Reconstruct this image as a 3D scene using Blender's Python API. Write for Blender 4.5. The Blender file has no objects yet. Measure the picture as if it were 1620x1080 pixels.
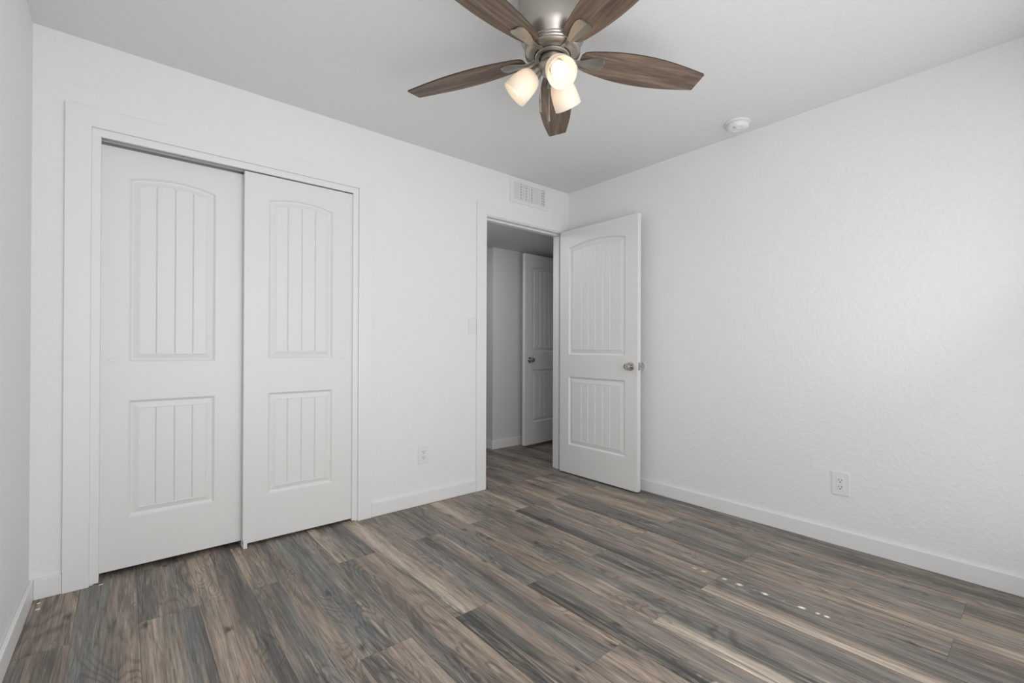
import bpy, bmesh, math, random
from mathutils import Vector, Matrix
C = bpy.context.scene.collection
SC = bpy.context.scene
rad = math.radians
random.seed(7)

# ------------------------------------------------------------------ camera
F_PX = 721.03
cam_d = bpy.data.cameras.new('camera')
cam = bpy.data.objects.new('camera', cam_d); C.objects.link(cam)
cam_d.sensor_width = 36.0; cam_d.sensor_fit = 'HORIZONTAL'
cam_d.lens = 36.0 * F_PX / 1620.0
cam_d.shift_y = 6.715 / 1620.0
cam_d.clip_start = 0.02
cr = (0.76566619, -0.64322702, 0.00378015)
cu = (-0.00505455, -0.00013992, 0.99998722)
cf = (0.64321827, 0.76567551, 0.00335836)
CAM = (-2.983756, -2.780326, 1.075432)
cam.matrix_world = Matrix(((cr[0], cu[0], -cf[0], CAM[0]), (cr[1], cu[1], -cf[1], CAM[1]),
                           (cr[2], cu[2], -cf[2], CAM[2]), (0, 0, 0, 1)))
SC.camera = cam

# ------------------------------------------------------------------ world, sun, added fill lights, exposure
SC.view_settings.view_transform = 'Standard'
SC.view_settings.look = 'None'
SC.view_settings.exposure = 0.0
SC.view_settings.gamma = 1.0
SC.view_settings.use_curve_mapping = False
w = bpy.data.worlds.new('sky'); SC.world = w; w.use_nodes = True
w.node_tree.nodes['Background'].inputs[0].default_value = (0.75, 0.85, 1.0, 1)
w.node_tree.nodes['Background'].inputs[1].default_value = 1.0

SUN_TAN = 1.30
# a narrow beam from where the sun stands (12 m off, sun-sized), aimed at the two cord rows of the blind
sun_dir = Vector((-0.08, 1.0, -SUN_TAN)).normalized()
sun_d = bpy.data.lights.new('sun', 'SPOT'); sun_d.energy = 42000.0; sun_d.shadow_soft_size = 0.055
sun_d.spot_size = rad(7.0); sun_d.spot_blend = 0.1; sun_d.color = (1.0, 0.97, 0.92)
sun = bpy.data.objects.new('sun', sun_d); C.objects.link(sun)
sun.rotation_euler = sun_dir.to_track_quat('-Z', 'Y').to_euler()
sun.location = Vector((-1.12, -1.95, 0.0)) - sun_dir * 13.5

def area(name, loc, aim, sx, sy, energy, color=(1, 1, 1), spread=180):
    d = bpy.data.lights.new(name, 'AREA'); d.shape = 'RECTANGLE'; d.size = sx; d.size_y = sy
    d.energy = energy; d.color = color; d.spread = rad(spread)
    o = bpy.data.objects.new(name, d); C.objects.link(o); o.location = loc
    o.rotation_euler = (Vector(aim) - Vector(loc)).to_track_quat('-Z', 'Y').to_euler()
    return o
# added fill panels for even wall brightness, standing in for daylight behind the camera
area('daylight_fill', (-1.65, -2.93, 1.20), (-1.65, 0.0, 1.17), 3.0, 2.1, 18.9, (0.985, 0.992, 1.0))
area('daylight_fill_near_side', (-2.3, -2.93, 1.2), (-2.3, 0.0, 1.15), 1.2, 1.7, 16.0, (0.985, 0.992, 1.0))
area('daylight_fill_up', (-1.5, -2.88, 1.2), (-1.6, -1.2, 2.44), 2.6, 1.2, 6.5, (0.985, 0.992, 1.0), 140)
# unseen fill light added to brighten the hall, left of the doorway
area('hall_fill', (-0.82, 0.42, 2.11), (-0.55, 0.55, 0.0), 0.3, 0.3, 5.2, (0.95, 0.97, 1.0))

# ------------------------------------------------------------------ helpers
def obj(name, bm, mats, parent=None, smooth=False, loc=None, matrix=None):
    me = bpy.data.meshes.new(name)
    bm.normal_update()
    if smooth:
        for e in bm.edges:
            if len(e.link_faces) == 2 and e.calc_face_angle(0.0) > 0.62: e.smooth = False
    bm.to_mesh(me); bm.free()
    if not isinstance(mats, (list, tuple)): mats = [mats]
    for m in mats: me.materials.append(m)
    if smooth:
        for p in me.polygons: p.use_smooth = True
    o = bpy.data.objects.new(name, me); C.objects.link(o)
    if parent: o.parent = parent
    if matrix is not None: o.matrix_local = matrix
    elif loc is not None: o.location = loc
    return o

def tag(o, label, cat, group=None, kind=None):
    o['label'] = label; o['category'] = cat
    if group: o['group'] = group
    if kind: o['kind'] = kind
    return o

def empty(name, label, cat, loc=(0, 0, 0), rotz=0.0, group=None, kind=None):
    o = bpy.data.objects.new(name, None); C.objects.link(o)
    o.empty_display_size = 0.05
    o.location = loc; o.rotation_euler = (0, 0, rotz)
    return tag(o, label, cat, group, kind)

def box(bm, x0, x1, y0, y1, z0, z1, mi=0):
    v = [bm.verts.new(p) for p in ((x0, y0, z0), (x1, y0, z0), (x1, y1, z0), (x0, y1, z0),
                                   (x0, y0, z1), (x1, y0, z1), (x1, y1, z1), (x0, y1, z1))]
    fs = []
    for f in ((0, 3, 2, 1), (4, 5, 6, 7), (0, 1, 5, 4), (1, 2, 6, 5), (2, 3, 7, 6), (3, 0, 4, 7)):
        fc = bm.faces.new([v[i] for i in f]); fc.material_index = mi; fs.append(fc)
    return v, fs

def bbox(bm, x0, x1, y0, y1, z0, z1, b=0.002, seg=2):
    """bevelled box"""
    t = bmesh.new(); box(t, x0, x1, y0, y1, z0, z1)
    bmesh.ops.bevel(t, geom=t.edges[:], offset=b, segments=seg, affect='EDGES', profile=0.5)
    join(bm, t)

def join(bm, t, M=None):
    if M is not None: bmesh.ops.transform(t, matrix=M, verts=t.verts[:])
    m = bpy.data.meshes.new('tmp'); t.to_mesh(m); t.free(); bm.from_mesh(m); bpy.data.meshes.remove(m)

def lathe(bm, prof, n=48, M=None, mi=0):
    """prof: list of (r, z); revolve about z"""
    t = bmesh.new(); rings = []
    for r, z in prof:
        if r < 1e-6: rings.append([t.verts.new((0, 0, z))])
        else: rings.append([t.verts.new((r * math.cos(2 * math.pi * k / n), r * math.sin(2 * math.pi * k / n), z)) for k in range(n)])
    for a, b in zip(rings[:-1], rings[1:]):
        for k in range(n):
            k2 = (k + 1) % n
            q = [a[k % len(a)], a[k2 % len(a)], b[k2 % len(b)], b[k % len(b)]]
            u = []
            for vv in q:
                if vv not in u: u.append(vv)
            if len(u) >= 3:
                try:
                    f = t.faces.new(u); f.material_index = mi
                except ValueError: pass
    bmesh.ops.recalc_face_normals(t, faces=t.faces[:])
    join(bm, t, M)

def tube(bm, pts, r, n=8):
    pts = [Vector(p) for p in pts]; rings = []
    for i, p in enumerate(pts):
        d = (pts[min(i + 1, len(pts) - 1)] - pts[max(i - 1, 0)]).normalized()
        a = d.orthogonal().normalized(); b = d.cross(a)
        rings.append([bm.verts.new(p + r * (math.cos(2 * math.pi * k / n) * a + math.sin(2 * math.pi * k / n) * b)) for k in range(n)])
    for a, b in zip(rings[:-1], rings[1:]):
        for k in range(n): bm.faces.new((a[k], a[(k + 1) % n], b[(k + 1) % n], b[k]))
    bm.faces.new(rings[0][::-1]); bm.faces.new(rings[-1])

def axis_matrix(p, d):
    return Matrix.Translation(Vector(p)) @ Vector(d).to_track_quat('Z', 'Y').to_matrix().to_4x4()

# ------------------------------------------------------------------ materials
def lin(c): return tuple((v / 12.92 if v <= 0.04045 else ((v + 0.055) / 1.055) ** 2.4) for v in [x / 255.0 for x in c])

def base_mat(name):
    m = bpy.data.materials.new(name); m.use_nodes = True
    nt = m.node_tree; b = nt.nodes['Principled BSDF']
    return m, nt, b

def plain(name, col, rough=0.5, metal=0.0, spec=0.5, bump=0.0, bscale=200.0, bdetail=3.0, bdist=0.001):
    m, nt, b = base_mat(name)
    b.inputs['Base Color'].default_value = (*col, 1)
    b.inputs['Roughness'].default_value = rough; b.inputs['Metallic'].default_value = metal
    b.inputs['Specular IOR Level'].default_value = spec
    tc = nt.nodes.new('ShaderNodeTexCoord'); n = nt.nodes.new('ShaderNodeTexNoise')
    n.inputs['Scale'].default_value = bscale; n.inputs['Detail'].default_value = bdetail
    nt.links.new(tc.outputs['Object'], n.inputs['Vector'])
    if bump > 0:
        bp = nt.nodes.new('ShaderNodeBump'); bp.inputs['Strength'].default_value = bump; bp.inputs['Distance'].default_value = bdist
        nt.links.new(n.outputs['Fac'], bp.inputs['Height']); nt.links.new(bp.outputs['Normal'], b.inputs['Normal'])
    return m

def wall_paint(name, col, bump, scale, rough=0.6):
    m, nt, b = base_mat(name)
    b.inputs['Base Color'].default_value = (*col, 1); b.inputs['Roughness'].default_value = rough
    b.inputs['Specular IOR Level'].default_value = 0.3
    tc = nt.nodes.new('ShaderNodeTexCoord')
    n = nt.nodes.new('ShaderNodeTexNoise'); n.inputs['Scale'].default_value = scale; n.inputs['Detail'].default_value = 3; n.inputs['Roughness'].default_value = 0.55
    n2 = nt.nodes.new('ShaderNodeTexNoise'); n2.inputs['Scale'].default_value = scale * 0.6; n2.inputs['Detail'].default_value = 2
    rp = nt.nodes.new('ShaderNodeValToRGB'); rp.color_ramp.elements[0].position = 0.42; rp.color_ramp.elements[1].position = 0.62
    mx = nt.nodes.new('ShaderNodeMath'); mx.operation = 'MULTIPLY_ADD'; mx.inputs[1].default_value = 0.5
    bp = nt.nodes.new('ShaderNodeBump'); bp.inputs['Strength'].default_value = bump; bp.inputs['Distance'].default_value = 0.0015
    L = nt.links.new
    L(tc.outputs['Object'], n.inputs['Vector']); L(tc.outputs['Object'], n2.inputs['Vector'])
    L(n2.outputs['Fac'], rp.inputs['Fac']); L(n.outputs['Fac'], mx.inputs[0]); L(rp.outputs['Color'], mx.inputs[2])
    L(mx.outputs[0], bp.inputs['Height']); L(bp.outputs['Normal'], b.inputs['Normal'])
    return m

WHITE = (0.87, 0.87, 0.865)
M_wall = wall_paint('white_wall_paint', WHITE, 0.42, 78)
M_ceil = wall_paint('white_ceiling_paint', (0.80, 0.81, 0.815), 0.32, 78)
M_trim = plain('white_trim_paint', (0.86, 0.86, 0.85), 0.38, bump=0.04, bscale=60)
M_door = plain('white_door_paint', (0.82, 0.82, 0.805), 0.42, bump=0.05, bscale=250)
M_plate = plain('white_plastic', (0.84, 0.84, 0.84), 0.3)
M_fin = plain('shaded_enamel_fin', (0.74, 0.74, 0.735), 0.4)  # white enamel darkened to put the register's inner shade into the colour
M_dark = plain('dark_slot', (0.03, 0.03, 0.032), 0.6)
M_grey = plain('grey_track_metal', (0.55, 0.55, 0.55), 0.4)
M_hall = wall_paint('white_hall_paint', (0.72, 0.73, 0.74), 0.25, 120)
M_black = plain('duct_shade', (0.02, 0.02, 0.022), 0.9)  # black that stands in for the shade inside the register

def nickel(name, col=(0.44, 0.41, 0.375), rough=0.3):
    m, nt, b = base_mat(name)
    b.inputs['Base Color'].default_value = (*col, 1); b.inputs['Metallic'].default_value = 1.0
    b.inputs['Roughness'].default_value = rough
    tc = nt.nodes.new('ShaderNodeTexCoord'); mp = nt.nodes.new('ShaderNodeMapping'); mp.inputs['Scale'].default_value = (20, 20, 900)
    n = nt.nodes.new('ShaderNodeTexNoise'); n.inputs['Scale'].default_value = 1.0; n.inputs['Detail'].default_value = 2
    mr = nt.nodes.new('ShaderNodeMapRange'); mr.inputs['To Min'].default_value = rough - 0.07; mr.inputs['To Max'].default_value = rough + 0.1
    L = nt.links.new
    L(tc.outputs['Object'], mp.inputs['Vector']); L(mp.outputs['Vector'], n.inputs['Vector']); L(n.outputs['Fac'], mr.inputs['Value'])
    L(mr.outputs['Result'], b.inputs['Roughness'])
    return m
M_nickel = nickel('brushed_nickel', rough=0.37)
M_knob = nickel('satin_nickel_knob', (0.50, 0.47, 0.43), 0.24)

def shade_glass():
    m, nt, b = base_mat('frosted_glass')
    b.inputs['Base Color'].default_value = (0.92, 0.88, 0.82, 1); b.inputs['Roughness'].default_value = 0.35
    t = nt.nodes.new('ShaderNodeBsdfTranslucent'); t.inputs['Color'].default_value = (0.95, 0.89, 0.80, 1)
    mx = nt.nodes.new('ShaderNodeMixShader'); mx.inputs[0].default_value = 0.4
    out = nt.nodes['Material Output']
    nt.links.new(b.outputs[0], mx.inputs[1]); nt.links.new(t.outputs[0], mx.inputs[2]); nt.links.new(mx.outputs[0], out.inputs['Surface'])
    return m
M_shade = shade_glass()
M_bulb, _nt, _b = base_mat('lit_bulb')
_b.inputs['Base Color'].default_value = (1, 0.95, 0.88, 1)
_b.inputs['Emission Color'].default_value = (1.0, 0.80, 0.60, 1); _b.inputs['Emission Strength'].default_value = 3.1

def blade_wood():
    m, nt, b = base_mat('weathered_blade_wood')
    b.inputs['Roughness'].default_value = 0.55
    L = nt.links.new
    tc = nt.nodes.new('ShaderNodeTexCoord'); oi = nt.nodes.new('ShaderNodeObjectInfo')
    add = nt.nodes.new('ShaderNodeVectorMath'); add.operation = 'ADD'
    sc = nt.nodes.new('ShaderNodeVectorMath'); sc.operation = 'SCALE'; sc.inputs[0].default_value = (3.1, 5.7, 2.3)
    L(oi.outputs['Random'], sc.inputs['Scale']); L(tc.outputs['Object'], add.inputs[0]); L(sc.outputs[0], add.inputs[1])
    mp = nt.nodes.new('ShaderNodeMapping'); mp.inputs['Scale'].default_value = (3.0, 42, 1); L(add.outputs[0], mp.inputs['Vector'])
    n = nt.nodes.new('ShaderNodeTexNoise'); n.inputs['Scale'].default_value = 1.0; n.inputs['Detail'].default_value = 6; n.inputs['Roughness'].default_value = 0.65; n.inputs['Distortion'].default_value = 0.6
    L(mp.outputs[0], n.inputs['Vector'])
    cr_ = nt.nodes.new('ShaderNodeValToRGB'); e = cr_.color_ramp.elements
    e[0].position = 0.30; e[0].color = (*lin((78, 64, 55)), 1); e[1].position = 0.72; e[1].color = (*lin((152, 132, 115)), 1)
    x = e.new(0.5); x.color = (*lin((116, 98, 84)), 1)
    L(n.outputs['Fac'], cr_.inputs['Fac'])
    mp2 = nt.nodes.new('ShaderNodeMapping'); mp2.inputs['Scale'].default_value = (8, 300, 1); L(add.outputs[0], mp2.inputs['Vector'])
    n2 = nt.nodes.new('ShaderNodeTexNoise'); n2.inputs['Scale'].default_value = 1; n2.inputs['Detail'].default_value = 3; L(mp2.outputs[0], n2.inputs['Vector'])
    mr = nt.nodes.new('ShaderNodeMapRange'); mr.inputs['From Min'].default_value = 0.3; mr.inputs['From Max'].default_value = 0.7; mr.inputs['To Min'].default_value = 0.72; mr.inputs['To Max'].default_value = 1.15
    L(n2.outputs['Fac'], mr.inputs['Value'])
    mix = nt.nodes.new('ShaderNodeMix'); mix.data_type = 'RGBA'; mix.blend_type = 'MULTIPLY'; mix.inputs['Factor'].default_value = 1
    L(cr_.outputs['Color'], mix.inputs['A']); L(mr.outputs['Result'], mix.inputs['B'])
    L(mix.outputs['Result'], b.inputs['Base Color'])
    return m
M_blade = blade_wood()
M_blade_edge = plain('dark_blade_edge', lin((62, 50, 44)), 0.5)

FLOOR_GAIN = 1.13
def floor_wood():
    m, nt, b = base_mat('laminate_planks')
    L = nt.links.new
    b.inputs['Specular IOR Level'].default_value = 0.35
    at = nt.nodes.new('ShaderNodeAttribute'); at.attribute_name = 'plank_tone'
    uv = nt.nodes.new('ShaderNodeUVMap'); uv.uv_map = 'grain'
    def noise(sx, sy, det, rough=0.55, dist=0.0, off=0.0):
        mp = nt.nodes.new('ShaderNodeMapping'); mp.inputs['Scale'].default_value = (sx, sy, 1); mp.inputs['Location'].default_value = (off, off * 1.7, 0)
        n = nt.nodes.new('ShaderNodeTexNoise'); n.inputs['Scale'].default_value = 1; n.inputs['Detail'].default_value = det
        n.inputs['Roughness'].default_value = rough; n.inputs['Distortion'].default_value = dist
        L(uv.outputs[0], mp.inputs['Vector']); L(mp.outputs[0], n.inputs['Vector']); return n.outputs['Fac']
    def mrange(v, a, b_, c, d):
        mr = nt.nodes.new('ShaderNodeMapRange'); L(v, mr.inputs['Value'])
        for k, val in zip(('From Min', 'From Max', 'To Min', 'To Max'), (a, b_, c, d)): mr.inputs[k].default_value = val
        return mr.outputs['Result']
    def mul(a, v, blend='MULTIPLY', fac=1.0):
        mix = nt.nodes.new('ShaderNodeMix'); mix.data_type = 'RGBA'; mix.blend_type = blend
        if isinstance(fac, float): mix.inputs['Factor'].default_value = fac
        else: L(fac, mix.inputs['Factor'])
        L(a, mix.inputs['A'])
        if isinstance(v, tuple): mix.inputs['B'].default_value = (*v, 1)
        else: L(v, mix.inputs['B'])
        return mix.outputs['Result']
    col = at.outputs['Color']
    # broad streaks of brown, pale and blue grey that run with the plank
    col = mul(col, lin((152, 134, 118)), 'MIX', mrange(noise(19, 1.2, 7, 0.66, 0.9), 0.50, 0.66, 0.0, 0.60))
    col = mul(col, lin((80, 80, 77)), 'MIX', mrange(noise(17, 1.35, 7, 0.66, 1.0, 5.0), 0.51, 0.64, 0.0, 0.72))
    col = mul(col, lin((182, 168, 152)), 'MIX', mrange(noise(26, 1.6, 8, 0.7, 0.8, 17.0), 0.56, 0.66, 0.0, 0.5))
    # cathedral figure: contour lines of a warped field
    fld = noise(6.0, 1.15, 2, 0.35, 1.5, 9.0)
    wv = nt.nodes.new('ShaderNodeMath'); wv.operation = 'MULTIPLY'; wv.inputs[1].default_value = 95.0; L(fld, wv.inputs[0])
    sn = nt.nodes.new('ShaderNodeMath'); sn.operation = 'SINE'; L(wv.outputs[0], sn.inputs[0])
    ring = mrange(sn.outputs[0], -1.0, -0.1, 0.60, 1.04)
    rgate = mrange(noise(4.5, 1.3, 2, 0.5, 0.4, 27.0), 0.45, 0.56, 0.0, 0.85)
    col = mul(col, ring, 'MULTIPLY', rgate)
    # pores and fine grain
    col = mul(col, mrange(noise(210, 5, 5, 0.65), 0.32, 0.68, 0.64, 1.34))
    col = mul(col, mrange(noise(70, 2.8, 6, 0.68, 0.5, 3.0), 0.33, 0.67, 0.66, 1.33))
    # thin dark cracks
    ck = noise(30, 1.5, 3, 0.5, 1.0, 13.0)
    ab = nt.nodes.new('ShaderNodeMath'); ab.operation = 'SUBTRACT'; ab.inputs[1].default_value = 0.5; L(ck, ab.inputs[0])
    a2 = nt.nodes.new('ShaderNodeMath'); a2.operation = 'ABSOLUTE'; L(ab.outputs[0], a2.inputs[0])
    line = mrange(a2.outputs[0], 0.0, 0.010, 1.0, 0.0)
    gate = mrange(noise(7, 1.6, 2, 0.5, 0, 21.0), 0.54, 0.60, 0.0, 0.8)
    mm = nt.nodes.new('ShaderNodeMath'); mm.operation = 'MULTIPLY'; L(line, mm.inputs[0]); L(gate, mm.inputs[1])
    col = mul(col, lin((60, 56, 53)), 'MIX', mm.outputs[0])
    # a few small knots, frayed by noise
    vmp = nt.nodes.new('ShaderNodeMapping'); vmp.inputs['Scale'].default_value = (3.3, 1.5, 1); L(uv.outputs[0], vmp.inputs['Vector'])
    vo = nt.nodes.new('ShaderNodeTexVoronoi'); vo.voronoi_dimensions = '2D'; vo.inputs['Scale'].default_value = 1.0; L(vmp.outputs[0], vo.inputs['Vector'])
    kn = nt.nodes.new('ShaderNodeMath'); kn.operation = 'MULTIPLY_ADD'; kn.inputs[1].default_value = 0.16
    L(noise(60, 18, 4, 0.7, 0, 8.0), kn.inputs[0]); L(vo.outputs['Distance'], kn.inputs[2])
    kg = mrange(vo.outputs['Color'], 0.40, 0.45, 0.0, 1.0)
    k1 = mrange(kn.outputs[0], 0.085, 0.135, 0.9, 0.0)
    km = nt.nodes.new('ShaderNodeMath'); km.operation = 'MULTIPLY'; L(k1, km.inputs[0]); L(kg, km.inputs[1])
    col = mul(col, lin((58, 53, 50)), 'MIX', km.outputs[0])
    gain = nt.nodes.new('ShaderNodeVectorMath'); gain.operation = 'SCALE'; gain.inputs['Scale'].default_value = FLOOR_GAIN
    L(col, gain.inputs[0])
    L(gain.outputs[0], b.inputs['Base Color'])
    rg = mrange(noise(60, 3, 3, 0.6, 0, 30.0), 0.3, 0.7, 0.36, 0.5); L(rg, b.inputs['Roughness'])
    bp = nt.nodes.new('ShaderNodeBump'); bp.inputs['Strength'].default_value = 0.15; bp.inputs['Distance'].default_value = 0.0006
    L(noise(160, 6, 3, 0.6, 0, 2.0), bp.inputs['Height']); L(bp.outputs['Normal'], b.inputs['Normal'])
    return m
M_floor = floor_wood()
M_seam = plain('plank_seam', lin((70, 64, 60)), 0.8)

# ------------------------------------------------------------------ the room (x along the closet wall, y into the room, z up)
H = 2.44; XL = -3.302; YB = -2.97; WT = 0.12
CX0, CX1, CZ = -3.085, -1.930, 2.022         # closet opening between the jambs
DX0, DX1, DZ = -0.905, -0.061, 2.072         # doorway between the jambs
HZ = 2.13                                     # hall ceiling

def struct(name, bm, m, label, cat, parent=None):
    return tag(obj(name, bm, m, parent), label, cat, kind='structure')

# floor: one mesh of single planks with their own tones
PAL = {'L': (188, 175, 161), 'T': (163, 148, 134), 'B': (137, 124, 114), 'G': (128, 124, 119), 'U': (113, 113, 110),
       'D': (97, 94, 91), 'C': (73, 74, 73)}
PW = 0.1915
def seam_x(k, y): return -3.145 + PW * k - 0.008 * y
TONES = {(-1, 0): 'BBBBT', (-1, 1): 'BGBBB', (0, 0): 'GUGBB', (0, 1): 'GGDBB',
         (1, 0): 'UGBGT', (1, 1): 'BTGUD', (1, 2): 'BBGUG', (2, 0): 'TTBDD', (2, 1): 'LTBDG',
         (3, 0): 'TBBDB', (3, 1): 'GDUBB', (3, 2): 'BDUB', (4, 0): 'GUUGB', (4, 1): 'DDBBT', (5, 0): 'LTGDU', (5, 1): 'UDBBT', (5, 2): 'BBTTB',
         (6, 0): 'BLTBG', (6, 1): 'CCDBB', (7, 0): 'GBGDB', (7, 1): 'UGDBT', (7, 2): 'BBTBB',
         (8, 0): 'GUGBB', (8, 1): 'CCUGB', (9, 0): 'TLTBG', (9, 1): 'TBGUB', (9, 2): 'LLDUG',
         (10, 0): 'BBGGT', (10, 1): 'BGDUB', (11, 0): 'TBLBB', (11, 1): 'CDGBT', (11, 2): 'LTDGU',
         (12, 0): 'UGBTB', (12, 1): 'GBGBT', (12, 2): 'GDB', (13, 0): 'TBBTG', (13, 1): 'CUDGB', (13, 2): 'BTBGT',
         (14, 0): 'BTTBB', (14, 1): 'BUGUT', (14, 2): 'TBDB', (15, 0): 'GDGGG', (15, 1): 'BTGUG', (15, 2): 'BGDB',
         (16, 0): 'DUGDG', (16, 1): 'UGDGB'}
def build_floor():
    bm = bmesh.new()
    cl = bm.loops.layers.float_color.new('plank_tone'); uvl = bm.loops.layers.uv.new('grain')
    g = 0.00045
    rnd = random.Random(3)
    def plank(k, y1, y0, tone):
        seed = (rnd.uniform(0, 40), rnd.uniform(0, 40))
        stops = [Vector(lin(PAL[c])) for c in tone]
        n = len(stops) - 1; ny = 3
        jit = [[rnd.uniform(0.90, 1.10) for _ in range(n + 1)] for _ in range(ny + 1)]
        ys = [y1 - g + (y0 + g - y1 + g) * j / ny for j in range(ny + 1)]
        V = [[bm.verts.new((seam_x(k, y) + g + (PW - 2 * g) * i / n, y, 0.0)) for i in range(n + 1)] for y in ys]
        for j in range(ny):
            for i in range(n):
                f = bm.faces.new((V[j + 1][i], V[j + 1][i + 1], V[j][i + 1], V[j][i]))
                for lp, (jj, ii) in zip(f.loops, ((j + 1, i), (j + 1, i + 1), (j, i + 1), (j, i))):
                    c = stops[ii] * jit[jj][ii]; lp[cl] = (c[0], c[1], c[2], 1)
                    lp[uvl].uv = (V[jj][ii].co.x + seed[0], V[jj][ii].co.y + seed[1])
    letters = ['BGTBD', 'GUBTG', 'TBGDB', 'DGBBT', 'BTBGU']
    for k in range(-2, 24):
        odd = k % 2 != 0
        first = 0.03 if k < 8 else -0.022
        if k > 16: first = 0.0
        cuts = [first, -0.495, -1.765, -3.06] if odd else [first, -1.247, -2.54, -3.06]
        if k <= 16:
            for s in range(3):
                plank(k, cuts[s], cuts[s + 1], TONES.get((k, s), letters[(k * 7 + s * 3) % 5]))
        hc = [2.9, 1.73, 0.47, first] if odd else [2.9, 2.35, 1.08, first]
        for s in range(3):
            plank(k, hc[s], hc[s + 1], letters[(k * 3 + s * 2) % 5])
    q = [bm.verts.new(p) for p in ((-3.6, -3.1, -0.0012), (1.6, -3.1, -0.0012), (1.6, 2.95, -0.0012), (-3.6, 2.95, -0.0012))]
    f = bm.faces.new(q); f.material_index = 1
    q2 = [bm.verts.new(p) for p in ((-3.6, -3.1, -0.06), (1.6, -3.1, -0.06), (1.6, 2.95, -0.06), (-3.6, 2.95, -0.06))]
    f = bm.faces.new(q2[::-1]); f.material_index = 1
    for i in range(4):
        f = bm.faces.new((q[i], q2[i], q2[(i + 1) % 4], q[(i + 1) % 4])); f.material_index = 1
    return bm
struct('floor', build_floor(), [M_floor, M_seam], 'grey brown wood plank floor running from the room into the hall', 'floor')

bm = bmesh.new(); box(bm, XL - 0.1, 0.1, YB - 0.12, 0.0, H, H + 0.1)
struct('ceiling', bm, M_ceil, 'white painted ceiling of the room, holding the fan', 'ceiling')

# closet wall with two openings
bm = bmesh.new()
JB = 0.018
for a in ((XL - 0.1, CX0 - JB, 0, H), (CX0 - JB, CX1 + JB, CZ + 0.05, H), (CX1 + JB, DX0 - JB, 0, H), (DX0 - JB, DX1 + JB, DZ + JB, H), (DX1 + JB, 0.14, 0, H)):
    box(bm, a[0], a[1], 0.0, WT, a[2], a[3])
struct('wall_back', bm, M_wall, 'white textured wall holding the closet and the doorway', 'wall')
bm = bmesh.new(); box(bm, 0.0, 0.12, YB - 0.12, 0.0, 0, H)
struct('wall_right', bm, M_wall, 'long white textured wall right of the open door', 'wall')
bm = bmesh.new(); box(bm, XL - 0.12, XL, YB - 0.12, 0.0, 0, H)
struct('wall_left', bm, M_wall, 'white wall at the left edge, beside the closet', 'wall')
# wall behind the camera; its unseen window is widened to fit the fill panels
WX0, WX1, WZ0, WZ1 = -3.10, -0.20, 0.14, 2.30
bm = bmesh.new()
for a in ((XL, WX0, 0, H), (WX1, 0.0, 0, H), (WX0, WX1, 0, WZ0), (WX0, WX1, WZ1, H)):
    box(bm, a[0], a[1], YB - 0.12, YB, a[2], a[3])
struct('wall_front', bm, M_wall, 'white wall behind the camera with the window', 'wall')
bm = bmesh.new()
for a in ((WX0, WX0 + 0.04, WZ0, WZ1), (WX1 - 0.04, WX1, WZ0, WZ1), (WX0 + 0.04, WX1 - 0.04, WZ0, WZ0 + 0.04), (WX0 + 0.04, WX1 - 0.04, WZ1 - 0.04, WZ1)):
    box(bm, a[0], a[1], YB - 0.10, YB - 0.06, a[2], a[3])
win = struct('window_1', bm, M_trim, 'white window frame behind the camera', 'window')
bm = bmesh.new()
CORDS = {-0.80: [(1.026, 13), (1.063, 9), (1.131, 17), (1.210, 5), (1.296, 13), (1.345, 5), (1.416, 14), (1.49, 9), (1.596, 8), (1.642, 7)],
         -1.42: [(1.02, 6), (1.10, 15), (1.157, 12), (1.22, 6)]}
cx = sorted(CORDS)
xs = [WX0 - 0.02, cx[0] - 0.005, cx[0] + 0.005, cx[1] - 0.005, cx[1] + 0.005, WX1 + 0.02]
for i in (0, 2, 4):
    box(bm, xs[i], xs[i + 1], YB + 0.008, YB + 0.014, WZ0 - 0.02, WZ1 + 0.02)
for c in cx:
    z = WZ0 - 0.02
    for h in CORDS[c] + [None]:
        t = (h[0] - h[1] * 0.001) if h else WZ1 + 0.02
        if t > z: box(bm, c - 0.005, c + 0.005, YB + 0.008, YB + 0.014, z, t)
        z = (h[0] + h[1] * 0.001) if h else z
obj('window_blind', bm, M_plate, win)

# closet shell
bm = bmesh.new()
box(bm, -3.40, -1.70, 0.72, 0.78, 0, H); box(bm, -3.40, -3.34, WT, 0.72, 0, H); box(bm, -1.76, -1.70, WT, 0.72, 0, H); box(bm, -3.34, -1.76, WT, 0.72, H - 0.1, H)
struct('wall_closet', bm, M_wall, 'inside walls of the closet behind the sliding doors', 'wall')

# hall
bm = bmesh.new(); box(bm, -0.046, 1.20, 1.03, 1.15, 0, HZ)
box(bm, -0.046, 0.074, 1.15, 2.8, 0, HZ)
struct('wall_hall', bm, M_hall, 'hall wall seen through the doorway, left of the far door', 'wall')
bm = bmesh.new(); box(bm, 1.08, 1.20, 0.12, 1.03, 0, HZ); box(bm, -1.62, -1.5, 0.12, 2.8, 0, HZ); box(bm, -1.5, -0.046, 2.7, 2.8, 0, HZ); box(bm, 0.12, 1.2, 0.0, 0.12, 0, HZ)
struct('wall_hall_end', bm, M_hall, 'end walls of the hall', 'wall')
bm = bmesh.new(); box(bm, -1.7, 1.2, WT, 2.8, HZ, HZ + 0.08)
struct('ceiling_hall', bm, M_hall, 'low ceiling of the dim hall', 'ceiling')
bm = bmesh.new(); bbox(bm, -0.058, 1.08, 1.016, 1.03, 0, 0.088); bbox(bm, -0.058, -0.046, 1.03, 2.7, 0, 0.088)
struct('baseboard_hall', bm, M_trim, 'white baseboard along the hall wall', 'baseboard')

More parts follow.
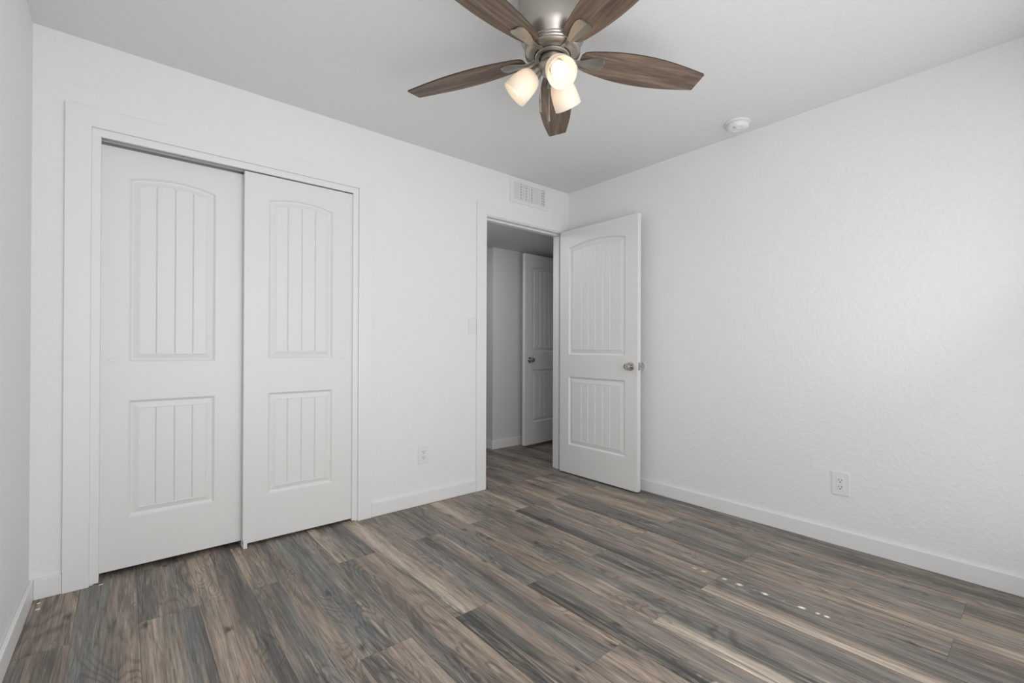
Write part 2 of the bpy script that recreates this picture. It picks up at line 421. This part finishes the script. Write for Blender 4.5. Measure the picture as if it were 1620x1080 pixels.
# casings: flat mitred boards
def frame_boards(x0, x1, zin, w_, t, right=True, wr=None):
    """u-shaped casing on the plane y = 0; inner edges x0, x1, zin"""
    bm = bmesh.new(); wr = w_ if wr is None else wr; b = 0.0012
    def board(pts):
        f = [bm.verts.new((p[0], -t, p[1])) for p in pts]; k = [bm.verts.new((p[0], 0.0, p[1])) for p in pts]
        n = len(pts)
        bm.faces.new(f); bm.faces.new(k[::-1])
        for i in range(n): bm.faces.new((f[i], k[i], k[(i + 1) % n], f[(i + 1) % n]))
    board([(x0 - w_, 0), (x0, 0), (x0, zin), (x0 - w_, zin + w_)])
    if wr < w_ * 0.9:
        board([(x0, zin), (x1 + wr, zin), (x1 + wr, zin + w_), (x0 - w_, zin + w_)])
        board([(x1, 0), (x1 + wr, 0), (x1 + wr, zin), (x1, zin)])
    else:
        board([(x0, zin), (x1, zin), (x1 + wr, zin + w_), (x0 - w_, zin + w_)])
        board([(x1, 0), (x1 + wr, 0), (x1 + wr, zin + w_), (x1, zin)])
    bmesh.ops.recalc_face_normals(bm, faces=bm.faces[:])
    return bm
T = 0.014
struct('trim_1', frame_boards(-3.117, -1.8965, 2.056, 0.085, T), M_trim, 'white flat casing around the sliding closet doors', 'trim')
bm = bmesh.new()
for a in ((CX0 - JB - 0.014, CX0, 0.004, CZ), (CX1, CX1 + JB + 0.016, 0.004, CZ), (CX0 - JB - 0.014, CX1 + JB + 0.016, CZ, CZ + 0.034)):
    bbox(bm, a[0], a[1], -0.002, 0.012 if a[2] > 1 else WT - 0.001, a[2], a[3], 0.0012, 1)
struct('trim_2', bm, M_trim, 'narrow white jamb strip inside the closet casing', 'trim')
struct('trim_3', frame_boards(-0.913, -0.056, 2.080, 0.088, T, wr=0.0555), M_trim, 'white flat casing around the doorway', 'trim')
bm = bmesh.new()
for a in ((DX0 - JB, DX0, 0, DZ), (DX1, DX1 + JB, 0, DZ), (DX0 - JB, DX1 + JB, DZ, DZ + JB)):
    box(bm, a[0], a[1], -0.004, WT + 0.004, a[2], a[3])
for a in ((DX0, DX0 + 0.012, 0, DZ), (DX1 - 0.012, DX1, 0, DZ), (DX0 + 0.012, DX1 - 0.012, DZ - 0.012, DZ)):
    bbox(bm, a[0], a[1], 0.044, 0.09, a[2], a[3], 0.001, 1)
struct('trim_4', bm, M_trim, 'white door jamb with stop inside the doorway', 'trim')

# baseboards
def baseboard(name, segs, label):
    bm = bmesh.new()
    for s in segs: bbox(bm, *s, 0, 0.0855, 0.003, 2)
    return struct(name, bm, M_trim, label, 'baseboard')
baseboard('baseboard_back', [(-3.288, -3.203, -T, 0), (-1.811, -1.002, -T, 0)], 'white baseboard pieces on the closet wall, left corner and below the switch')
baseboard('baseboard_right', [(-T, 0, YB, -0.016)], 'long white baseboard along the right wall')
baseboard('baseboard_left', [(XL, XL + T, YB, 0.0)], 'white baseboard along the left wall')

# ------------------------------------------------------------------ doors with two moulded plank panels
def arch_z(x, x0, x1, z1, rise):
    if rise <= 0: return z1
    h = (x1 - x0) / 2; R = (h * h + rise * rise) / (2 * rise); c = (x0 + x1) / 2
    return z1 + math.sqrt(max(R * R - (x - c) ** 2, 0)) - (R - rise)

def door_mesh(W, HT, TH, panels, grooves, field=0.042, gv=0.0034):
    """front face at y = 0 looking to -y; panels from the bottom up: (x0, x1, z0, z1, rise)"""
    bm = bmesh.new()
    def quad(pts):
        u = [bm.verts.new(p) for p in pts]
        try: bm.faces.new(u)
        except ValueError: pass
    NA = 20
    def outline(p, d, depth):
        x0, x1, z0, z1, rise = p
        a, b = x0 + d, x1 - d
        pts = [(a, depth, z0 + d), (b, depth, z0 + d)]
        top = []
        for i in range(NA + 1):
            x = b + (a - b) * i / NA
            top.append((x, depth, arch_z(x, x0, x1, z1, rise) - d))
        return pts + top
    pa, pb = panels
    x0, x1 = pa[0], pa[1]
    quad([(0, 0, 0), (x0, 0, 0), (x0, 0, HT), (0, 0, HT)]); quad([(x1, 0, 0), (W, 0, 0), (W, 0, HT), (x1, 0, HT)])
    quad([(x0, 0, 0), (x1, 0, 0), (x1, 0, pa[2]), (x0, 0, pa[2])])
    for i in range(NA):
        xa = x0 + (x1 - x0) * i / NA; xb = x0 + (x1 - x0) * (i + 1) / NA
        quad([(xa, 0, pa[3]), (xb, 0, pa[3]), (xb, 0, pb[2]), (xa, 0, pb[2])])
        quad([(xa, 0, arch_z(xa, *pb[:2], pb[3], pb[4])), (xb, 0, arch_z(xb, *pb[:2], pb[3], pb[4])), (xb, 0, HT), (xa, 0, HT)])
    steps = [(0, 0), (0.004, 0.0028), (0.010, 0.0100), (0.0145, 0.0112), (0.018, 0.0104), (field - 0.003, 0.0038), (field, 0.0052)]
    for p in panels:
        loops = [[bm.verts.new(q) for q in outline(p, d, dep)] for d, dep in steps]
        for A, B in zip(loops[:-1], loops[1:]):
            n = len(A)
            for i in range(n):
                bm.faces.new((A[i], A[(i + 1) % n], B[(i + 1) % n], B[i]))
        # plank field with v grooves
        fx0, fx1, fz = p[0] + field, p[1] - field, p[2] + field
        dep = steps[-1][1]; xs = {fx0, fx1}
        for i in range(1, NA): xs.add(fx0 + (fx1 - fx0) * i / NA)
        xs = {x for x in xs if all(abs(x - g) > gv * 1.5 for g in grooves)}
        prof = [(x, dep) for x in xs]
        for g in grooves: prof += [(g - gv, dep), (g, dep + 0.0050), (g + gv, dep)]
        prof.sort()
        for (xa, ya), (xb, yb) in zip(prof[:-1], prof[1:]):
            za = arch_z(xa, *p[:2], p[3], p[4]) - field; zb = arch_z(xb, *p[:2], p[3], p[4]) - field
            quad([(xa, ya, fz), (xb, yb, fz), (xb, yb, zb), (xa, ya, za)])
        for g in grooves:
            for sgn, zz in ((1, fz), (-1, arch_z(g, *p[:2], p[3], p[4]) - field)):
                quad([(g - gv, dep, zz), (g + gv, dep, zz), (g, dep + 0.0050, zz)])
    # back and edges
    quad([(0, TH, 0), (0, TH, HT), (W, TH, HT), (W, TH, 0)])
    quad([(0, 0, 0), (0, 0, HT), (0, TH, HT), (0, TH, 0)]); quad([(W, 0, 0), (W, TH, 0), (W, TH, HT), (W, 0, HT)])
    quad([(0, 0, HT), (W, 0, HT), (W, TH, HT), (0, TH, HT)]); quad([(0, 0, 0), (0, TH, 0), (W, TH, 0), (W, 0, 0)])
    bmesh.ops.remove_doubles(bm, verts=bm.verts[:], dist=0.00005)
    return bm

def finger_pull(parent, x, z):
    bm = bmesh.new()
    lathe(bm, [(0.0, 0.0022), (0.0088, 0.0022), (0.0098, 0.0008), (0.0104, -0.0024), (0.0128, -0.0016), (0.0136, 0.0)], 32,
          Matrix.Translation((x, 0, z)) @ Matrix.Rotation(rad(-90), 4, 'X'))
    return obj('finger_pull', bm, M_trim, parent, smooth=True)

def knob_parts(parent, x, z, side=-1, y0=0.0):
    """rose, shank and knob turned about the axis through the door"""
    M = Matrix.Translation((x, y0, z)) @ Matrix.Rotation(rad(90 if side < 0 else -90), 4, 'X')
    bm = bmesh.new()
    lathe(bm, [(0, -0.001), (0.031, -0.001), (0.032, 0.003), (0.030, 0.008), (0.022, 0.011), (0.0, 0.011)], 40, M)
    k = obj('door_knob', bm, M_knob, parent, smooth=True)
    bm = bmesh.new()
    lathe(bm, [(0.012, 0.010), (0.0125, 0.022), (0.016, 0.027), (0.0235, 0.034), (0.0255, 0.042), (0.0245, 0.054), (0.021, 0.059), (0.016, 0.060), (0.015, 0.057), (0.006, 0.057), (0.005, 0.060), (0, 0.060)], 40, M)
    obj('grip', bm, M_knob, k, smooth=True)
    return k

# left (rear) sliding closet door
ox, oy, oz = -3.108, 0.055, 0.024
g = [-2.882 - ox, -2.808 - ox, -2.734 - ox]
d1 = struct('door_1', door_mesh(0.606, 2.008 - oz, 0.034, [(-2.985 - ox, -2.637 - ox, 0.259 - oz, 0.816 - oz, 0), (-2.985 - ox, -2.637 - ox, 0.998 - oz, 1.872 - oz, 0.028)], g), M_door,
            'left sliding closet door, set back behind the right one', 'sliding door')
d1.location = (ox, oy, oz); finger_pull(d1, -3.044 - ox, 1.011 - oz)
# right (front) sliding closet door
ox, oy, oz = -2.513, 0.012, 0.016
g = [-2.295 - ox, -2.221 - ox, -2.147 - ox]
d2 = struct('door_2', door_mesh(0.600, 2.017 - oz, 0.034, [(-2.395 - ox, -2.047 - ox, 0.261 - oz, 0.819 - oz, 0), (-2.395 - ox, -2.047 - ox, 1.008 - oz, 1.884 - oz, 0.026)], g), M_door,
            'right sliding closet door, in front, nearer the doorway', 'sliding door')
d2.location = (ox, oy, oz); finger_pull(d2, -1.986 - ox, 1.019 - oz)
# track above the sliding doors
bm = bmesh.new()
box(bm, CX0 - 0.01, CX1 + 0.01, 0.0125, 0.112, 2.052, 2.058)
for y in (0.0125, 0.049, 0.0925): box(bm, CX0 - 0.01, CX1 + 0.01, y, y + 0.003, 2.020 if y > 0.02 else 2.03, 2.052)
tag(obj('door_track', bm, M_grey), 'grey double track above the sliding closet doors', 'door track')
# floor guide between the sliding doors
gd = empty('door_guide', 'small white plastic floor guide between the two closet doors', 'door guide', (-2.506, 0.0, 0))
bm = bmesh.new(); bbox(bm, -0.010, 0.010, -0.016, 0.108, 0, 0.004, 0.001, 1); obj('base_plate', bm, M_plate, gd)
bm = bmesh.new(); bbox(bm, -0.009, 0.009, -0.014, 0.009, 0.004, 0.040, 0.001, 1); obj('front_fin', bm, M_plate, gd)
bm = bmesh.new(); bbox(bm, -0.009, 0.003, 0.0475, 0.0535, 0.004, 0.045, 0.001, 1); obj('middle_fin', bm, M_plate, gd)

# open door, hinged at the right jamb, swung against the right wall
DW, DH = 0.786, 2.058
g = [0.240, 0.313, 0.387, 0.461, 0.535]
d3 = struct('door_3', door_mesh(DW, DH, 0.040, [(0.099, 0.675, 0.239, 0.817, 0), (0.099, 0.675, 1.004, 1.908, 0.036)], g, 0.050, 0.0052), M_door,
            'white door swung open against the right wall', 'door')
d3.location = (-0.119, -0.020, 0.012); d3.rotation_euler = (0, 0, rad(-90))
knob_parts(d3, 0.728, 0.923); knob_parts(d3, 0.728, 0.923, 1, 0.040)
bm = bmesh.new(); bbox(bm, DW - 0.0005, DW + 0.0012, 0.008, 0.033, 0.895, 0.953, 0.0006, 1)
lp = obj('latch_plate', bm, M_knob, d3)
bm = bmesh.new(); bbox(bm, DW, DW + 0.009, 0.013, 0.027, 0.915, 0.932, 0.002, 2); obj('latch_bolt', bm, M_nickel, lp)
for z in (0.20, 1.03, 1.86):
    bm = bmesh.new(); tube(bm, [(-0.006, 0.045, z - 0.045), (-0.006, 0.045, z + 0.045)], 0.006, 12)
    box(bm, -0.0015, 0.0, 0.008, 0.040, z - 0.044, z + 0.044); obj('hinge', bm, M_knob, d3, smooth=False)

# door standing open in the hall
g = [0.240, 0.313, 0.387, 0.461, 0.535]
d4 = struct('door_4', door_mesh(0.76, 2.035, 0.036, [(0.110, 0.660, 0.235, 0.803, 0), (0.110, 0.660, 0.99, 1.885, 0.036)], g, 0.050, 0.005), M_door,
            'white door standing open in the dim hall', 'door')
d4.location = (0.217, 0.816, 0.036); d4.rotation_euler = (0, 0, rad(4.6))
knob_parts(d4, 0.072, 0.905)

# ------------------------------------------------------------------ wall plates and small fittings
def outlet(label, loc, rotz):
    t = empty('wall_outlet', label, 'outlet', loc, rotz, 'wall outlets')
    bm = bmesh.new(); bbox(bm, -0.041, 0.041, -0.0055, 0, -0.0635, 0.0635, 0.0028, 3); obj('cover_plate', bm, M_plate, t)
    bm = bmesh.new(); bbox(bm, -0.0168, 0.0168, -0.0072, -0.004, -0.0335, 0.0335, 0.0008, 1)
    rc = obj('receptacle', bm, M_plate, t)
    bm = bmesh.new()
    for s in (0.0185, -0.0185):
        box(bm, -0.0082, -0.0058, -0.0076, -0.007, s - 0.002, s + 0.0075); box(bm, 0.0055, 0.0082, -0.0076, -0.007, s - 0.001, s + 0.0065)
        lathe(bm, [(0, 0.0003), (0.0030, 0.0003), (0.0030, -0.0005)], 12, Matrix.Translation((0, -0.0073, s - 0.0088)) @ Matrix.Rotation(rad(90), 4, 'X'))
    obj('slot', bm, M_dark, rc)
    return t
outlet('white outlet on the closet wall, low between closet and doorway', (-1.4385, 0, 0.3405), 0)
outlet('white outlet on the long right wall above the baseboard', (0, -2.028, 0.337), rad(-90))
sw = empty('light_switch', 'white rocker light switch beside the doorway casing', 'light switch', (-1.038, 0, 1.2345))
bm = bmesh.new(); bbox(bm, -0.031, 0.0365, -0.0055, 0, -0.0575, 0.0575, 0.0026, 3); obj('cover_plate', bm, M_plate, sw)
bm = bmesh.new()
v, fs = box(bm, -0.008, 0.0245, -0.0085, -0.004, -0.033, 0.033)
for q in v:
    if q.co.y < -0.006: q.co.y = -0.0105 if q.co.z < 0 else -0.0058
obj('rocker', bm, M_plate, sw)

# wall bumper behind the door knob
bmp = empty('wall_bumper', 'round pale door bumper on the right wall behind the knob', 'wall bumper', (0, -0.757, 0.932), rad(-90))
bm = bmesh.new(); lathe(bm, [(0, 0), (0.0405, 0), (0.0415, 0.002), (0.040, 0.005), (0.034, 0.0062), (0.030, 0.0045), (0, 0.0045)], 48, Matrix.Rotation(rad(90), 4, 'X'))
M_bumper = plain('pale_vinyl', (0.72, 0.75, 0.79), 0.3)
obj('disc', bm, M_bumper, bmp, smooth=True)

# air register high on the wall above the doorway
rg = empty('air_register', 'white air register with upright fins above the doorway', 'air vent', (-0.472, 0, 2.330))
bm = bmesh.new()
ow, oh, iw, ih = 0.206, 0.096, 0.174, 0.066
for a in ((-ow, -iw, -oh, oh), (iw, ow, -oh, oh), (-iw, iw, -oh, -ih), (-iw, iw, ih, oh)):
    bbox(bm, a[0], a[1], -0.008, 0, a[2], a[3], 0.0018, 2)
obj('frame', bm, M_plate, rg)
bm = bmesh.new(); box(bm, -iw, iw, -0.001, -0.0002, -ih, ih); obj('duct_shade_sheet', bm, M_black, rg)  # sheet in place of an open recess, its shade put into the colour
bm = bmesh.new()
for k in range(6):
    z = -ih + 2 * ih * (k + 0.5) / 6
    box(bm, -iw, iw, -0.0016, -0.001, z - 0.0052, z + 0.0052)
obj('damper_bars', bm, M_plate, rg)
GAPS = [(205, 1), (260, 3), (318, 1.5), (370, 1.5), (420, 8), (470, 1.5), (520, 4), (571, 8), (625, 1.5), (680, 2.5), (727, 8), (790, 1.5), (835, 1.5), (872, 3), (915, 1.5), (960, 3), (1020, 8), (1074, 7), (1098, 1)]
for k, ((ga, wa), (gb, wb)) in enumerate(zip(GAPS[:-1], GAPS[1:])):
    xa = -iw + (ga - 205) / 893 * 2 * iw + wa * 0.0005; xb = -iw + (gb - 205) / 893 * 2 * iw - wb * 0.0005
    hw_ = (xb - xa) / 2
    bm = bmesh.new(); bbox(bm, -hw_, hw_, -0.0005, 0.0005, -ih, ih, 0.0002, 1)
    obj('fin', bm, M_fin, rg, matrix=Matrix.Translation(((xa + xb) / 2, -0.0042, 0)) @ Matrix.Rotation(rad(-19 if k % 2 else -13), 4, 'Z'))

# smoke detector
sd = empty('smoke_detector', 'round white smoke detector on the ceiling near the right wall', 'smoke detector', (-0.168, -1.545, H))
bm = bmesh.new(); lathe(bm, [(0, 0), (0.069, 0), (0.070, -0.003), (0.069, -0.009), (0.064, -0.011), (0, -0.011)], 56); obj('base', bm, M_plate, sd, smooth=True)
bm = bmesh.new(); lathe(bm, [(0.057, -0.010), (0.057, -0.014), (0.061, -0.015), (0.0615, -0.026), (0.058, -0.034), (0.050, -0.039), (0.030, -0.0405), (0.028, -0.038), (0.022, -0.038), (0.020, -0.0405), (0, -0.041)], 56); obj('cover', bm, M_plate, sd, smooth=True)
bm = bmesh.new(); box(bm, -0.052, -0.028, -0.006, 0.006, -0.0405, -0.036); obj('vent_slot', bm, M_grey, sd)

# paint chips left on the floor
for lab, loc in (('tiny white paint chip on the floor by the left corner, nearer the closet', (-3.268, -0.055, 0)),
                 ('tiny white paint chip on the floor by the left baseboard, nearer the camera', (-3.262, -0.115, 0)),
                 ('tiny white paint chip at the foot of the left closet jamb', (-3.075, -0.018, 0))):
    bm = bmesh.new()
    for i in range(7):
        a = 2 * math.pi * i / 7; r_ = random.uniform(0.004, 0.008); bm.verts.new((r_ * 1.4 * math.cos(a), r_ * math.sin(a), random.uniform(0.0008, 0.002)))
    vs = bm.verts[:]; top = bm.faces.new(vs); ext = bmesh.ops.extrude_face_region(bm, geom=[top])
    for q in ext['geom']:
        if isinstance(q, bmesh.types.BMVert): q.co.z = 0.0
    bmesh.ops.recalc_face_normals(bm, faces=bm.faces[:])
    tag(obj('paint_chip', bm, M_plate, loc=loc), lab, 'paint chip', 'paint chips on the floor')

# ------------------------------------------------------------------ ceiling fan
HX, HY = -1.749, -1.544
R3 = Vector((0.766, -0.643, 0)); F3 = Vector((0.643, 0.766, 0))
fan = empty('ceiling_fan', 'brushed nickel ceiling fan with five brown blades and three lit shades', 'ceiling fan', (HX, HY, H))
def fz(z): return z - H
bm = bmesh.new()
lathe(bm, [(0, fz(2.44)), (0.128, fz(2.44)), (0.131, fz(2.43)), (0.131, fz(2.30)), (0.128, fz(2.268)), (0.118, fz(2.245)), (0.104, fz(2.232)), (0.100, fz(2.226)), (0.0, fz(2.226))], 72)
obj('motor_housing', bm, M_nickel, fan, smooth=True)
bm = bmesh.new()
lathe(bm, [(0, fz(2.226)), (0.098, fz(2.226)), (0.1045, fz(2.223)), (0.1055, fz(2.218)), (0.1025, fz(2.2145)), (0.1045, fz(2.212)), (0.1055, fz(2.207)), (0.1025, fz(2.2035)), (0.1045, fz(2.201)), (0.105, fz(2.196)), (0.100, fz(2.191)), (0.088, fz(2.188)), (0.070, fz(2.188)), (0.069, fz(2.196)), (0, fz(2.196))], 72)
obj('motor_band', bm, M_nickel, fan, smooth=True)
bm = bmesh.new()
lathe(bm, [(0.050, fz(2.196)), (0.066, fz(2.196)), (0.0675, fz(2.193)), (0.0665, fz(2.183)), (0.064, fz(2.181)), (0.052, fz(2.181)), (0.050, fz(2.184)), (0.050, fz(2.196))], 64)
obj('hub_ring', bm, M_nickel, fan, smooth=True)
bm = bmesh.new()
lathe(bm, [(0, fz(2.200)), (0.0445, fz(2.200)), (0.0445, fz(2.160)), (0.047, fz(2.158)), (0.0485, fz(2.153)), (0.0545, fz(2.149)), (0.0555, fz(2.143)), (0.052, fz(2.134)), (0.042, fz(2.126)), (0.022, fz(2.1215)), (0.010, fz(2.120)), (0.009, fz(2.114)), (0, fz(2.113))], 64)
obj('switch_housing', bm, M_nickel, fan, smooth=True)

HW = [(0.114, 0.024), (0.117, 0.030), (0.124, 0.0395), (0.15, 0.0485), (0.20, 0.0588), (0.25, 0.0668), (0.30, 0.0718), (0.35, 0.0742), (0.40, 0.0740), (0.45, 0.0715), (0.50, 0.0667), (0.55, 0.0602), (0.60, 0.0522), (0.645, 0.0445), (0.650, 0.0415)]
def blade_mesh():
    bm = bmesh.new(); th = 0.0028
    pts = [(r_, h) for r_, h in HW] + [(r_, -h) for r_, h in reversed(HW)]
    lo = [bm.verts.new((p[0], p[1], -th)) for p in pts]; hi = [bm.verts.new((p[0], p[1], th)) for p in pts]
    n = len(HW)
    for i in range(n - 1):
        j = 2 * n - 1 - i
        f = bm.faces.new((lo[i], lo[i + 1], lo[j - 1], lo[j])); f = bm.faces.new((hi[j], hi[j - 1], hi[i + 1], hi[i]))
    for i in range(2 * n):
        f = bm.faces.new((lo[i], lo[(i + 1) % (2 * n)], hi[(i + 1) % (2 * n)], hi[i])); f.material_index = 1
    bmesh.ops.recalc_face_normals(bm, faces=bm.faces[:])
    return bm
def iron_mesh(pit):
    """leaf shaped blade bracket in the blade's own frame: x out, y across, z up"""
    bm = bmesh.new()
    prof = [(0.056, 0.0085, -0.0060, 1), (0.075, 0.0085, -0.0065, 1), (0.095, 0.0095, -0.0120, .8), (0.115, 0.013, -0.0135, .5), (0.135, 0.0195, -0.0105, .15), (0.155, 0.0265, -0.0075, 0), (0.175, 0.0315, -0.0062, 0), (0.192, 0.0330, -0.0060, 0), (0.204, 0.0290, -0.0060, 0), (0.212, 0.018, -0.0058, 0)]
    rows = []
    for r_, h, z, tw in prof:
        row = []
        c, s = math.cos(-pit * tw), math.sin(-pit * tw)
        for q in (-1, -0.5, 0, 0.5, 1):
            y = q * h; zz = -0.0035 * (1 - abs(q)) - 0.0008
            row.append((r_, y * c - zz * s, z + y * s + zz * c))
        rows.append(row)
    lo = [[bm.verts.new(p) for p in row] for row in rows]; hi = [[bm.verts.new((p[0], p[1], p[2] + 0.0032)) for p in row] for row in rows]
    for i in range(len(rows) - 1):
        for j in range(4):
            bm.faces.new((lo[i][j], lo[i + 1][j], lo[i + 1][j + 1], lo[i][j + 1])); bm.faces.new((hi[i][j + 1], hi[i + 1][j + 1], hi[i + 1][j], hi[i][j]))
        for j in (0, 4):
            bm.faces.new((lo[i][j], hi[i][j], hi[i + 1][j], lo[i + 1][j]))
    for i in (0, len(rows) - 1):
        for j in range(4): bm.faces.new((lo[i][j], lo[i][j + 1], hi[i][j + 1], hi[i][j]))
    bmesh.ops.recalc_face_normals(bm, faces=bm.faces[:])
    return bm
PIT = -0.193
AZ = [115.2, 42.6, 335.45, 259.0, 187.05]
for i, a in enumerate(AZ):
    M = Matrix.Translation((0, 0, fz(2.193))) @ Matrix.Rotation(rad(a), 4, 'Z') @ Matrix.Rotation(PIT, 4, 'X')
    b_ = obj('blade', blade_mesh(), [M_blade, M_blade_edge], fan, matrix=M)
    obj('blade_iron', iron_mesh(PIT), M_nickel, b_)

def shade_mesh():
    bm = bmesh.new()
    lathe(bm, [(0.026, 0.000), (0.032, 0.003), (0.039, 0.012), (0.0450, 0.026), (0.0490, 0.042), (0.0515, 0.060), (0.0528, 0.078), (0.0535, 0.098), (0.0545, 0.104), (0.0530, 0.105), (0.0505, 0.100), (0.0495, 0.078), (0.0480, 0.060), (0.0455, 0.042), (0.0415, 0.026), (0.0355, 0.013), (0.029, 0.006), (0.026, 0.005)], 56)
    return bm
for a, rho, z0, tl in ((241, 0.051, 2.121, 47), (132, 0.071, 2.124, 47), (12, 0.049, 2.122, 42)):
    ar = rad(a); out = Vector((math.cos(ar), math.sin(ar), 0)); TILT = rad(tl)
    d = out * math.sin(TILT) + Vector((0, 0, -math.cos(TILT)))
    p0 = out * rho + Vector((0, 0, fz(z0)))
    M = axis_matrix(p0, d)
    s = obj('lamp_shade', shade_mesh(), M_shade, fan, smooth=True, matrix=M)
    bm = bmesh.new(); lathe(bm, [(0, -0.040), (0.012, -0.040), (0.0175, -0.034), (0.0215, -0.018), (0.0265, -0.004), (0.0285, 0.000), (0.0285, 0.007), (0.0255, 0.009), (0.017, 0.010), (0.016, 0.022), (0, 0.022)], 40)
    obj('socket_cup', bm, M_nickel, s, smooth=True)
    bm = bmesh.new(); lathe(bm, [(0.0135, 0.020), (0.0145, 0.028), (0.0235, 0.042), (0.0285, 0.054), (0.0295, 0.064), (0.0275, 0.077), (0.021, 0.087), (0.011, 0.0925), (0, 0.094)], 40)
    obj('bulb', bm, M_bulb, s, smooth=True)
def chain(lat, fw, ztop, zfob, zbot):
    p = R3 * lat + F3 * fw
    bm = bmesh.new(); tube(bm, [(p.x, p.y, fz(ztop)), (p.x, p.y, fz(zfob))], 0.0011, 8)
    c = obj('pull_chain', bm, M_nickel, fan, smooth=True)
    bm = bmesh.new(); lathe(bm, [(0, fz(zfob + 0.003)), (0.0022, fz(zfob + 0.002)), (0.0028, fz(zfob - 0.006)), (0.0035, fz(zbot + 0.012)), (0.0045, fz(zbot + 0.005)), (0.0042, fz(zbot)), (0, fz(zbot))], 20, Matrix.Translation((p.x, p.y, 0)))
    obj('fob', bm, M_nickel, c, smooth=True)
chain(-0.046, -0.018, 2.165, 2.004, 1.964)
chain(-0.010, 0.020, 2.125, 1.980, 1.949)
